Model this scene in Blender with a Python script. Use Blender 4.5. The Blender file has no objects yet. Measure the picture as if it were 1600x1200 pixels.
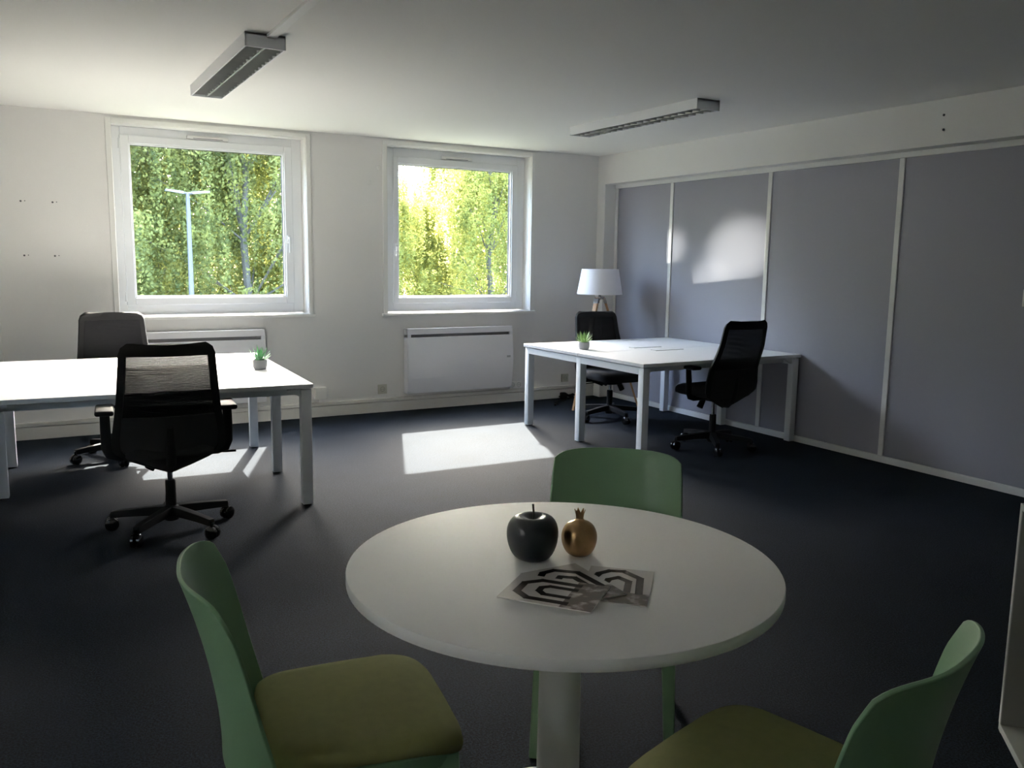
import bpy, bmesh, math, random
import numpy as np
from mathutils import Vector, Matrix
random.seed(7); rng = np.random.default_rng(7)
PI = math.pi
S = bpy.context.scene
COL = S.collection

# ------------------------------------------------------------------ camera
cam = bpy.data.cameras.new('camera'); co = bpy.data.objects.new('camera', cam); COL.objects.link(co)
F, YAW, PITCH, ROLL = 1340.0, .5165, .144, -.014
f = Vector((math.sin(YAW)*math.cos(PITCH), math.cos(YAW)*math.cos(PITCH), -math.sin(PITCH)))
r = Vector((math.cos(YAW), -math.sin(YAW), 0)); u = r.cross(f)
r2 = r*math.cos(ROLL) - u*math.sin(ROLL); u2 = r*math.sin(ROLL) + u*math.cos(ROLL)
M = Matrix((r2, u2, -f)).transposed().to_4x4(); M.translation = (0, 0, 1.466)
co.matrix_world = M
cam.sensor_width = 36; cam.lens = F/1600*36; cam.clip_start = .05; cam.clip_end = 500
S.camera = co

# ------------------------------------------------------------------ sky, sun, exposure
SUN = Vector((-.42, -1.08, -1)).normalized()
sun = bpy.data.lights.new('sun', 'SUN'); so = bpy.data.objects.new('sun', sun); COL.objects.link(so)
so.rotation_euler = SUN.to_track_quat('-Z', 'Y').to_euler(); so.location = (15, 40, 38)
sun.energy = 37; sun.angle = math.radians(.53); sun.color = (1, .93, .84)
W = bpy.data.worlds.new('world'); S.world = W; W.use_nodes = True
nt = W.node_tree; sky = nt.nodes.new('ShaderNodeTexSky'); sky.sky_type = 'NISHITA'; sky.sun_disc = False
sky.sun_elevation = math.radians(40.8); sky.sun_rotation = math.atan2(.42, 1.08); sky.air_density = 1.0; sky.dust_density = 4.0; sky.ozone_density = .8
bg = nt.nodes['Background']; nt.links.new(sky.outputs[0], bg.inputs[0]); bg.inputs[1].default_value = 4.0
S.view_settings.view_transform = 'Standard'; S.view_settings.look = 'None'
S.view_settings.gamma = 1; S.view_settings.use_curve_mapping = False
S.view_settings.exposure = 1.0
try:
    S.cycles.use_denoising = True
    S.cycles.max_bounces = 14; S.cycles.diffuse_bounces = 8; S.cycles.transparent_max_bounces = 24
    S.cycles.sample_clamp_indirect = 6
except Exception:
    pass

# added spot lamps stand in for sunlight reflected up through the right window
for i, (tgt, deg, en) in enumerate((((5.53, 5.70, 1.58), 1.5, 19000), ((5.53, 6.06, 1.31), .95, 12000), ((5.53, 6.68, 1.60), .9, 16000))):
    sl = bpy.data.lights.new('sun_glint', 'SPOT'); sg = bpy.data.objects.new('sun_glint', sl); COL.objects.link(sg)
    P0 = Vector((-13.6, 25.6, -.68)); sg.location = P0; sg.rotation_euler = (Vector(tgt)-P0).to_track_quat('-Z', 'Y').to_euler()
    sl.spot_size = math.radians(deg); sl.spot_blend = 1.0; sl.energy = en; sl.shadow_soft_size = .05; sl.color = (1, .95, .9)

# ------------------------------------------------------------------ materials
def mat(name, col, rough=.5, metal=0, bump=0, bscale=100, spec=.5, var=0, vscale=5, coat=0, sheen=0):
    m = bpy.data.materials.new(name); m.use_nodes = True; n = m.node_tree; b = n.nodes['Principled BSDF']
    b.inputs['Base Color'].default_value = (*col, 1); b.inputs['Roughness'].default_value = rough
    b.inputs['Metallic'].default_value = metal; b.inputs['Specular IOR Level'].default_value = spec
    if coat: b.inputs['Coat Weight'].default_value = coat
    if sheen: b.inputs['Sheen Weight'].default_value = sheen
    tc = n.nodes.new('ShaderNodeTexCoord')
    if var:
        t = n.nodes.new('ShaderNodeTexNoise'); t.inputs['Scale'].default_value = vscale; t.inputs['Detail'].default_value = 4
        n.links.new(tc.outputs['Object'], t.inputs['Vector'])
        mx = n.nodes.new('ShaderNodeMix'); mx.data_type = 'RGBA'
        mx.inputs[6].default_value = (*[c*(1-var) for c in col], 1); mx.inputs[7].default_value = (*[min(1, c*(1+var)) for c in col], 1)
        n.links.new(t.outputs['Fac'], mx.inputs[0]); n.links.new(mx.outputs[2], b.inputs['Base Color'])
    if bump:
        t = n.nodes.new('ShaderNodeTexNoise'); t.inputs['Scale'].default_value = bscale; t.inputs['Detail'].default_value = 3
        n.links.new(tc.outputs['Object'], t.inputs['Vector'])
        bp = n.nodes.new('ShaderNodeBump'); bp.inputs['Strength'].default_value = bump; bp.inputs['Distance'].default_value = .002
        n.links.new(t.outputs['Fac'], bp.inputs['Height']); n.links.new(bp.outputs[0], b.inputs['Normal'])
    return m
M_wall = mat('wall_paint', (.76, .75, .735), .75, bump=.25, bscale=160, var=.015, vscale=1.2)
M_ceil = mat('ceiling_paint', (.85, .84, .81), .85, bump=.2, bscale=120)
M_trimw = mat('trim_paint', (.78, .775, .75), .45, bump=.1, bscale=60)
M_base = mat('baseboard_paint', (.66, .65, .61), .5, bump=.15, bscale=60, var=.03, vscale=8)
M_pvc = mat('window_pvc', (.82, .83, .85), .3)
M_gasket = mat('black_gasket', (.03, .03, .035), .6)
M_panel = mat('grey_partition_laminate', (.285, .285, .33), .45, spec=.35, bump=.06, bscale=220)
M_rail = mat('white_aluminium_rail', (.70, .70, .69), .35)
M_desk = mat('white_desk_laminate', (.80, .805, .82), .45, spec=.5)
M_deskedge = mat('desk_edge_band', (.80, .80, .80), .4)
M_leg = mat('white_powder_coat', (.82, .83, .85), .42)
M_tablew = mat('white_table_laminate', (.90, .885, .87), .60, spec=.5, bump=.05, bscale=300)
M_black = mat('black_plastic', (.011, .011, .012), .6, spec=.15)
M_blackfab = mat('black_fabric', (.014, .014, .016), .9, bump=.5, bscale=900)
M_blackshine = mat('black_caster_plastic', (.012, .012, .013), .15)
M_chrome = mat('chrome_steel', (.55, .55, .56), .18, metal=1)
M_green = mat('green_plastic', (.17, .30, .175), .42, bump=.15, bscale=700)
M_olive = mat('olive_fabric', (.22, .225, .085), .92, bump=.6, bscale=1100, var=.12, vscale=40)
M_wood = mat('tripod_wood', (.40, .22, .10), .45, var=.3, vscale=18)
M_shade = mat('lamp_shade_cloth', (.80, .80, .86), .8)
M_apple = mat('black_ceramic', (.012, .016, .02), .3, spec=.6)
M_gold = mat('gold_leaf', (.45, .29, .15), .33, metal=1, bump=.5, bscale=60, var=.25, vscale=40)
M_pot = mat('grey_concrete_pot', (.42, .43, .45), .7, bump=.3, bscale=300)
M_soil = mat('dark_soil', (.03, .025, .02), .95)
M_leafa = mat('succulent_leaf', (.16, .42, .20), .5, var=.25, vscale=30)
M_leafb = mat('succulent_leaf_yellowish', (.28, .46, .16), .5, var=.25, vscale=30)
M_rad = mat('radiator_enamel', (.86, .86, .90), .28, spec=.6)
M_slot = mat('dark_slot', (.10, .10, .11), .6)
M_socket = mat('socket_plastic', (.80, .79, .75), .4)
M_socketold = mat('aged_socket_plastic', (.50, .49, .42), .5)
M_louver = mat('louvre_aluminium', (.62, .62, .61), .38, metal=.7)
M_tube = mat('fluorescent_tube_glass', (.8, .8, .8), .3)
M_paper = mat('glossy_cover_paper', (.55, .51, .48), .28, spec=.4)
M_print = mat('dark_brown_print', (.02, .013, .011), .6, spec=.2, var=.3, vscale=60)
M_pole = mat('galvanised_pole', (.075, .08, .095), .5)
M_head = mat('lamp_head_grey', (.22, .23, .26), .5)
M_bark = mat('birch_bark', (.10, .095, .085), .8, var=.5, vscale=3)
M_grass = mat('grass_ground', (.06, .066, .04), .95, var=.3, vscale=.6)
M_facade = mat('bounce_facade_render', (.6, .6, .58), .9)

def carpet():
    m = bpy.data.materials.new('carpet'); m.use_nodes = True; n = m.node_tree; b = n.nodes['Principled BSDF']
    tc = n.nodes.new('ShaderNodeTexCoord')
    t = n.nodes.new('ShaderNodeTexNoise'); t.inputs['Scale'].default_value = 130; t.inputs['Detail'].default_value = 5; t.inputs['Roughness'].default_value = .8
    t2 = n.nodes.new('ShaderNodeTexNoise'); t2.inputs['Scale'].default_value = 3; t2.inputs['Detail'].default_value = 5
    for x in (t, t2): n.links.new(tc.outputs['Object'], x.inputs['Vector'])
    cr = n.nodes.new('ShaderNodeValToRGB'); e = cr.color_ramp.elements
    e[0].position = .44; e[0].color = (.0022, .0040, .0070, 1); e[1].position = .58; e[1].color = (.0165, .0265, .043, 1)
    n.links.new(t.outputs['Fac'], cr.inputs[0])
    mx = n.nodes.new('ShaderNodeMix'); mx.data_type = 'RGBA'; mx.blend_type = 'MULTIPLY'; mx.inputs[0].default_value = .5
    n.links.new(cr.outputs[0], mx.inputs[6]); n.links.new(t2.outputs['Fac'], mx.inputs[7])
    n.links.new(mx.outputs[2], b.inputs['Base Color'])
    b.inputs['Roughness'].default_value = .95; b.inputs['Specular IOR Level'].default_value = .15
    bp = n.nodes.new('ShaderNodeBump'); bp.inputs['Strength'].default_value = .8; bp.inputs['Distance'].default_value = .004
    n.links.new(t.outputs['Fac'], bp.inputs['Height']); n.links.new(bp.outputs[0], b.inputs['Normal'])
    return m
M_carpet = carpet()

def mesh_fabric(name, alpha):
    m = bpy.data.materials.new(name); m.use_nodes = True; n = m.node_tree; b = n.nodes['Principled BSDF']
    b.inputs['Base Color'].default_value = (.010, .010, .012, 1); b.inputs['Roughness'].default_value = .9; b.inputs['Specular IOR Level'].default_value = .15
    tc = n.nodes.new('ShaderNodeTexCoord'); w = n.nodes.new('ShaderNodeTexWave'); w.wave_type = 'BANDS'; w.bands_direction = 'Z'
    w.inputs['Scale'].default_value = 55; w.inputs['Distortion'].default_value = .6
    n.links.new(tc.outputs['Object'], w.inputs['Vector'])
    mp = n.nodes.new('ShaderNodeMapRange'); mp.inputs['To Min'].default_value = alpha - .12; mp.inputs['To Max'].default_value = alpha + .12
    n.links.new(w.outputs['Fac'], mp.inputs['Value'])
    tr = n.nodes.new('ShaderNodeBsdfTransparent'); mx = n.nodes.new('ShaderNodeMixShader')
    n.links.new(mp.outputs[0], mx.inputs[0]); n.links.new(tr.outputs[0], mx.inputs[1]); n.links.new(b.outputs[0], mx.inputs[2])
    n.links.new(mx.outputs[0], n.nodes['Material Output'].inputs[0])
    return m
M_mesh = mesh_fabric('black_chair_mesh', .90)

def glass():
    m = bpy.data.materials.new('window_glass'); m.use_nodes = True; n = m.node_tree
    tr = n.nodes.new('ShaderNodeBsdfTransparent'); tr.inputs[0].default_value = (.93, .95, .94, 1)
    gl = n.nodes.new('ShaderNodeBsdfGlossy'); gl.inputs['Roughness'].default_value = .02
    lw = n.nodes.new('ShaderNodeLayerWeight'); p5 = n.nodes.new('ShaderNodeMath'); p5.operation = 'POWER'; p5.inputs[1].default_value = 5
    fr = n.nodes.new('ShaderNodeMath'); fr.operation = 'MULTIPLY_ADD'; fr.inputs[1].default_value = .9; fr.inputs[2].default_value = .04
    n.links.new(lw.outputs['Facing'], p5.inputs[0]); n.links.new(p5.outputs[0], fr.inputs[0])
    mx = n.nodes.new('ShaderNodeMixShader')
    n.links.new(fr.outputs[0], mx.inputs[0]); n.links.new(tr.outputs[0], mx.inputs[1]); n.links.new(gl.outputs[0], mx.inputs[2])
    n.links.new(mx.outputs[0], n.nodes['Material Output'].inputs[0])
    return m
M_glass = glass()

def leaf(name, c1, c2):
    m = bpy.data.materials.new(name); m.use_nodes = True; n = m.node_tree
    tc = n.nodes.new('ShaderNodeTexCoord'); t = n.nodes.new('ShaderNodeTexNoise'); t.inputs['Scale'].default_value = 1.1; t.inputs['Detail'].default_value = 8; t.inputs['Roughness'].default_value = .75
    n.links.new(tc.outputs['Object'], t.inputs['Vector'])
    cr = n.nodes.new('ShaderNodeValToRGB'); e = cr.color_ramp.elements
    e[0].position = .38; e[0].color = (*c1, 1); e[1].position = .62; e[1].color = (*c2, 1)
    n.links.new(t.outputs['Fac'], cr.inputs[0])
    d = n.nodes.new('ShaderNodeBsdfDiffuse'); tl = n.nodes.new('ShaderNodeBsdfTranslucent'); mx = n.nodes.new('ShaderNodeMixShader'); mx.inputs[0].default_value = .55
    n.links.new(cr.outputs[0], d.inputs[0]); n.links.new(cr.outputs[0], tl.inputs[0])
    n.links.new(d.outputs[0], mx.inputs[1]); n.links.new(tl.outputs[0], mx.inputs[2])
    n.links.new(mx.outputs[0], n.nodes['Material Output'].inputs[0])
    return m
M_birch1 = leaf('birch_leaves_green', (.08, .105, .045), (.34, .36, .12))
M_birch2 = leaf('birch_leaves_yellow', (.12, .15, .045), (.42, .42, .12))
M_birch3 = leaf('conifer_leaves_dark', (.015, .035, .02), (.04, .07, .03))

def photo_print():
    m = bpy.data.materials.new('printed_photo_collage'); m.use_nodes = True; n = m.node_tree; b = n.nodes['Principled BSDF']
    tc = n.nodes.new('ShaderNodeTexCoord'); t = n.nodes.new('ShaderNodeTexNoise'); t.inputs['Scale'].default_value = 28; t.inputs['Detail'].default_value = 5
    n.links.new(tc.outputs['Object'], t.inputs['Vector'])
    cr = n.nodes.new('ShaderNodeValToRGB'); e = cr.color_ramp.elements
    e[0].position = .36; e[0].color = (.06, .04, .03, 1); e[1].position = .64; e[1].color = (.50, .45, .41, 1)
    x = e.new(.5); x.color = (.09, .055, .035, 1)
    n.links.new(t.outputs['Fac'], cr.inputs[0]); n.links.new(cr.outputs[0], b.inputs['Base Color'])
    b.inputs['Roughness'].default_value = .28
    return m
M_photo = photo_print()

# ------------------------------------------------------------------ geometry helpers
class MB:
    def __init__(s): s.bm = bmesh.new()
    def box(s, x0, x1, y0, y1, z0, z1, bev=0, seg=2):
        v = [s.bm.verts.new(p) for p in ((x0,y0,z0),(x1,y0,z0),(x1,y1,z0),(x0,y1,z0),(x0,y0,z1),(x1,y0,z1),(x1,y1,z1),(x0,y1,z1))]
        fs = [s.bm.faces.new([v[i] for i in q]) for q in ((3,2,1,0),(4,5,6,7),(0,1,5,4),(1,2,6,5),(2,3,7,6),(3,0,4,7))]
        if bev:
            es = list({e for q in fs for e in q.edges})
            bmesh.ops.bevel(s.bm, geom=es, offset=bev, segments=seg, profile=.5, affect='EDGES')
        return s
    def lathe(s, prof, c=(0,0,0), n=32, mtx=None):
        rings = []
        for (rr, z) in prof:
            if rr < 1e-6:
                rings.append([s.bm.verts.new((0,0,z))])
            else:
                rings.append([s.bm.verts.new((rr*math.cos(2*PI*k/n), rr*math.sin(2*PI*k/n), z)) for k in range(n)])
        for a, b in zip(rings, rings[1:]):
            for k in range(n):
                k2 = (k+1) % n
                if len(a) == 1 and len(b) == 1: continue
                if len(a) == 1: s.bm.faces.new((a[0], b[k2], b[k]))
                elif len(b) == 1: s.bm.faces.new((a[k], a[k2], b[0]))
                else: s.bm.faces.new((a[k], a[k2], b[k2], b[k]))
        vs = [v for q in rings for v in q]
        if mtx is not None: bmesh.ops.transform(s.bm, matrix=mtx, verts=vs)
        bmesh.ops.translate(s.bm, vec=c, verts=vs)
        return s
    def tube(s, pts, rad, n=10, cap=True, flat=1.0):
        pts = [Vector(p) for p in pts]; rads = rad if isinstance(rad, (list, tuple)) else [rad]*len(pts)
        rings = []; prev = None
        for i, p in enumerate(pts):
            t = (pts[min(i+1, len(pts)-1)] - pts[max(i-1, 0)]).normalized()
            if prev is None:
                a = Vector((0,0,1)) if abs(t.z) < .9 else Vector((0,1,0))
                x = t.cross(a).normalized()
            else:
                x = (prev - t*prev.dot(t)).normalized()
            prev = x; y = t.cross(x)
            rings.append([s.bm.verts.new(p + (x*math.cos(2*PI*k/n) + y*math.sin(2*PI*k/n)*flat)*rads[i]) for k in range(n)])
        for a, b in zip(rings, rings[1:]):
            for k in range(n): s.bm.faces.new((a[k], a[(k+1)%n], b[(k+1)%n], b[k]))
        if cap:
            s.bm.faces.new(rings[0][::-1]); s.bm.faces.new(rings[-1])
        return s
    def sweep(s, rings, closed=True, cap=True):
        R = [[s.bm.verts.new(p) for p in ring] for ring in rings]; n = len(R[0])
        for a, b in zip(R, R[1:]):
            for k in range(n if closed else n-1): s.bm.faces.new((a[k], a[(k+1)%n], b[(k+1)%n], b[k]))
        if cap: s.bm.faces.new(R[0][::-1]); s.bm.faces.new(R[-1])
        return s
    def prism(s, pts, z0, z1):
        a = [s.bm.verts.new((x, y, z0)) for x, y in pts]; b = [s.bm.verts.new((x, y, z1)) for x, y in pts]; n = len(pts)
        for k in range(n): s.bm.faces.new((a[k], a[(k+1)%n], b[(k+1)%n], b[k]))
        s.bm.faces.new(a[::-1]); s.bm.faces.new(b)
        return s
    def shell(s, P, t):
        """closed curved slab from a grid of points P[i][j] with thickness t"""
        ni, nj = len(P), len(P[0]); V = np.array(P, float)
        du = np.gradient(V, axis=0); dv = np.gradient(V, axis=1); N = np.cross(du, dv); N /= np.linalg.norm(N, axis=2, keepdims=True) + 1e-12
        A = V + N*t/2; B = V - N*t/2
        a = [[s.bm.verts.new(A[i, j]) for j in range(nj)] for i in range(ni)]; b = [[s.bm.verts.new(B[i, j]) for j in range(nj)] for i in range(ni)]
        for i in range(ni-1):
            for j in range(nj-1):
                s.bm.faces.new((a[i][j], a[i+1][j], a[i+1][j+1], a[i][j+1])); s.bm.faces.new((b[i][j+1], b[i+1][j+1], b[i+1][j], b[i][j]))
        for i in range(ni-1):
            s.bm.faces.new((a[i][0], b[i][0], b[i+1][0], a[i+1][0])); s.bm.faces.new((a[i+1][-1], b[i+1][-1], b[i][-1], a[i][-1]))
        for j in range(nj-1):
            s.bm.faces.new((a[0][j+1], b[0][j+1], b[0][j], a[0][j])); s.bm.faces.new((a[-1][j], b[-1][j], b[-1][j+1], a[-1][j+1]))
        return s
    def xf(s, mtx): bmesh.ops.transform(s.bm, matrix=mtx, verts=s.bm.verts[:]); return s
    def build(s, name, m, parent=None, smooth=None, bev=0, sub=0, label=None):
        bmesh.ops.recalc_face_normals(s.bm, faces=s.bm.faces)
        me = bpy.data.meshes.new(name); s.bm.to_mesh(me); s.bm.free()
        me.materials.append(m)
        o = bpy.data.objects.new(name, me); COL.objects.link(o)
        if parent is not None: o.parent = parent
        if bev:
            b = o.modifiers.new('bevel', 'BEVEL'); b.width = bev; b.segments = 2; b.limit_method = 'ANGLE'; b.angle_limit = math.radians(40)
        if sub:
            b = o.modifiers.new('sub', 'SUBSURF'); b.levels = sub; b.render_levels = sub
        if smooth:
            me.polygons.foreach_set('use_smooth', [True]*len(me.polygons))
            if smooth is not True: me.set_sharp_from_angle(angle=math.radians(smooth))
        if label: o['label'] = label
        return o
def tag(o, label=None, cat=None, group=None, kind=None):
    if label: o['label'] = label
    if cat: o['category'] = cat
    if group: o['group'] = group
    if kind: o['kind'] = kind
    return o
def empty(name, loc=(0,0,0), rz=0, **k):
    o = bpy.data.objects.new(name, None); COL.objects.link(o); o.location = loc; o.rotation_euler = (0, 0, rz); o.empty_display_size = .1
    return tag(o, **k)
def struct(o, label=None): o['kind'] = 'structure'; (label and o.__setitem__('label', label)); return o
def copy_tree(o, parent=None):
    c = o.copy(); COL.objects.link(c); c.parent = parent
    for ch in [x for x in bpy.data.objects if x.parent == o]: copy_tree(ch, c)
    return c

# ------------------------------------------------------------------ room shell
YB, XR, H = 7.68, 5.38, 2.56          # window wall, plaster face of right wall, ceiling
XP = 5.53                             # grey partition face
XL, YF = -2.3, -1.2
FH = 2.0; 
struct(MB().box(XL-.2, 6.2, YF-.2, YB+.25, -.12, 0).build('floor', M_carpet))
struct(MB().box(XL-.2, 6.2, YF-.2, YB+.25, H, H+.15).build('ceiling', M_ceil))
W4 = (1.05, 1.75, 1.3, 2.25)  # opening for the added fill window, out of view
wl = MB(); wl.box(XL-.15, XL, YF, W4[0], 0, H).box(XL-.15, XL, W4[1], YB+.25, 0, H).box(XL-.15, XL, W4[0], W4[1], 0, W4[2]).box(XL-.15, XL, W4[0], W4[1], W4[3], H)
struct(wl.build('wall_left', M_wall))
struct(MB().box(XL-.15, 6.1, YF-.15, YF, 0, H).build('wall_behind', M_wall))
WINS = [(.67, 2.233, .955, 2.50), (2.993, 4.555, .945, 2.505)]
wb = MB(); YO = YB+.21
wb.box(XL, WINS[0][0], YB, YO, 0, H); wb.box(WINS[0][1], WINS[1][0], YB, YO, 0, H); wb.box(WINS[1][1], 6.1, YB, YO, 0, H)
for x0, x1, z0, z1 in WINS: wb.box(x0, x1, YB, YO, 0, z0); wb.box(x0, x1, YB, YO, z1, H)
wall_back = struct(wb.build('wall_back', M_wall))
# right wall: plaster soffit and pier around a recess that holds the grey partition
wr = MB(); wr.box(XR, 6.0, YF, YB, 2.262, H); wr.box(XR, 6.0, 7.545, YB, 0, 2.262); wr.box(5.60, 6.0, YF, 7.545, 0, 2.262)
wall_right = struct(wr.build('wall_right', M_wall, bev=.002))
for (z, y) in ((2.455, 3.72), (2.36, 3.715)):
    MB().lathe([(0, 0), (.008, 0), (.008, .004), (0, .004)], n=12).xf(Matrix.Rotation(-PI/2, 4, 'Y')).xf(Matrix.Translation((XR, y, z))).build('screw_hole', M_gasket, wall_right)
for (x, z) in ((.016, 1.858), (.232, 1.858), (.017, 1.446), (.226, 1.445)):
    for dx, rr in ((0, .0075), (.028, .004)):
        MB().lathe([(0, 0), (rr, 0), (rr, .004), (0, .004)], n=10).xf(Matrix.Rotation(PI/2, 4, 'X')).xf(Matrix.Translation((x+dx, YB, z+dx*.1))).build('screw_hole', M_slot, wall_back)
for (x, z) in ((2.916, 2.289), (2.82, 2.15)):
    MB().lathe([(0, 0), (.02, 0), (.018, .003), (0, .004)], n=14).xf(Matrix.Rotation(PI/2, 4, 'X')).xf(Matrix.Translation((x, YB, z))).build('filler_patch', M_trimw, wall_back)
# baseboards: cable trunking profile with a lip
def baseb(name, x0, x1):
    b = MB(); b.box(x0, x1, YB-.018, YB, 0, .098); b.box(x0, x1, YB-.024, YB, .104, .135)
    return struct(b.build(name, M_base, bev=.003))
baseb('baseboard_back', -.17, XR)
struct(MB().box(XL, -.63, YB-.018, YB, 0, .11, ).build('baseboard_back_left', M_base, bev=.003))
struct(MB().box(XL, XL+.018, YF, YB-.02, 0, .10).build('baseboard_left', M_base, bev=.003))
struct(MB().box(-.63, -.172, YB-.06, YB, 0, .93, ).build('trim_1', M_trimw, bev=.004), 'low boxed-in casing on the window wall left of the desk')
# grey partition: each panel and each rail a part
part = empty('wall_partition', (0, 0, 0)); struct(part, 'grey laminate partition panels in white rails along the right wall')
ys = [7.545, 6.633, 5.366, 4.112, 2.60, 1.10, -.40, -1.6]
for a, b in zip(ys, ys[1:]):
    MB().box(XP, XP+.02, b+.014, a-.014, .05, 2.225).build('panel', M_panel, part)
MB().box(XP-.02, XP+.03, YF, 7.545, 2.223, 2.262).build('top_rail', M_rail, part, bev=.003)
MB().box(XP-.02, XP+.03, YF, 7.545, 0, .048).build('bottom_rail', M_rail, part, bev=.003)
for i, y in enumerate(ys[:-1]):
    yy = y-.02 if i == 0 else y
    MB().box(XP-.012, XP+.02, yy-.022, yy+.022, .048, 2.223).build('upright', M_rail, part, bev=.004)
MB().box(XP, XP+.07, 7.50, 7.545, 0, 2.262).build('side_cheek', M_rail, part)

# ------------------------------------------------------------------ windows
YW = YB+.14
def window(n, x0, x1, z0, z1, sx0, sx1, sz0, sz1, gx0, gx1, gz0, gz1, hx, hz, side, label):
    w = empty('window_%d' % n, ((x0+x1)/2, YB, z0)); struct(w, label)
    ox, oz = (x0+x1)/2, z0
    def ring(a, b, y0, y1, c=None):
        (ax0, ax1, az0, az1), (bx0, bx1, bz0, bz1) = a, b; m = MB()
        m.box(ax0-ox, bx0-ox, y0-YB, y1-YB, az0-oz, az1-oz); m.box(bx1-ox, ax1-ox, y0-YB, y1-YB, az0-oz, az1-oz)
        m.box(bx0-ox, bx1-ox, y0-YB, y1-YB, az0-oz, bz0-oz); m.box(bx0-ox, bx1-ox, y0-YB, y1-YB, bz1-oz, az1-oz)
        return m
    O = (x0, x1, z0, z1); Sx = (sx0, sx1, sz0, sz1); G = (gx0, gx1, gz0, gz1)
    cw = .042
    ring((x0-cw, x1+cw, z0, z1+cw*.9), O, YB-.014, YB+.004).build('casing', M_trimw, w, bev=.003)
    ring(O, (x0+.004, x1-.004, z0+.003, z1-.004), YB+.002, YW).build('reveal_lining', M_trimw, w)
    MB().box(x0-.055-ox, x1+.055-ox, -.035, .01, -.028, 0).box(x0-ox, x1-ox, .01, .14, -.02, .004).build('sill', M_trimw, w, bev=.004)
    ring((x0+.004, x1-.004, z0+.004, z1-.004), (sx0+.006, sx1-.006, sz0+.006, sz1-.006), YW, YW+.06).build('frame', M_pvc, w, bev=.004)
    ring(Sx, (gx0-.012, gx1+.012, gz0-.012, gz1+.012), YW-.018, YW+.05).build('sash', M_pvc, w, bev=.006)
    ring((gx0-.013, gx1+.013, gz0-.013, gz1+.013), G, YW-.006, YW+.045).build('glazing_bead', M_pvc, w, bev=.004)
    ring((gx0-.003, gx1+.003, gz0-.003, gz1+.003), (gx0+.004, gx1-.004, gz0+.004, gz1-.004), YW+.02, YW+.04).build('gasket', M_gasket, w)
    MB().box(gx0-.002-ox, gx1+.002-ox, YW+.028-YB, YW+.032-YB, gz0-.002-oz, gz1+.002-oz).build('glass_pane', M_glass, w)
    # trickle vent above the sash
    vx = (x0+x1)/2 - (.02 if n != 2 else .0) 
    MB().box(vx-.17-ox, vx+.17-ox, YW-.022-YB, YW-YB, sz1+.005-oz, sz1+.035-oz, .006).build('trickle_vent', M_trimw, w, smooth=30)
    MB().box(vx-.12-ox, vx+.12-ox, YW-.024-YB, YW-.02-YB, sz1+.010-oz, sz1+.014-oz).build('vent_slot', M_slot, w)
    h = MB().box(hx-.014-ox, hx+.014-ox, YW-.028-YB, YW-.016-YB, hz-.035-oz, hz+.035-oz, .004).build('handle', M_pvc, w, smooth=30)
    MB().tube([(hx-ox, YW-.028-YB, hz+.01-oz), (hx-ox, YW-.06-YB, hz+.01-oz)], .009).tube([(hx-ox, YW-.058-YB, hz+.016-oz), (hx-ox, YW-.06-YB, hz-.12-oz)], [.009, .0075], flat=.7).build('lever', M_pvc, h, smooth=40)
    for hz2 in (sz0+.07, sz1-.07):
        hxx = sx0-.004 if side > 0 else sx1+.004
        MB().tube([(hxx-ox, YW-.012-YB, hz2-.04-oz), (hxx-ox, YW-.012-YB, hz2+.04-oz)], .007, 8).build('hinge', M_pvc, w, smooth=40)
    return w
window(1, *WINS[0], .741, 2.144, 1.045, 2.428, .820, 2.061, 1.119, 2.352, 2.10, 1.62, 1, 'left white tilt window with its handle on the right')
window(2, *WINS[1], 3.107, 4.470, 1.028, 2.418, 3.166, 4.390, 1.099, 2.344, 3.135, 1.57, -1, 'right white tilt window above the panel radiator with its handle on the left')

w4 = empty('window_3', (XL, W4[0], W4[2])); struct(w4, 'small white window added to the unseen left wall as fill light')  # unseen window, added to bring fill light onto the foreground
a_, b_ = W4[1]-W4[0], W4[3]-W4[2]; fr4 = MB()
fr4.box(-.10, -.04, 0, .07, 0, b_).box(-.10, -.04, a_-.07, a_, 0, b_).box(-.10, -.04, .07, a_-.07, 0, .07).box(-.10, -.04, .07, a_-.07, b_-.07, b_)
fr4.build('frame', M_pvc, w4, bev=.004)
MB().box(-.074, -.07, .06, a_-.06, .06, b_-.06).build('glass_pane', M_glass, w4)
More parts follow.
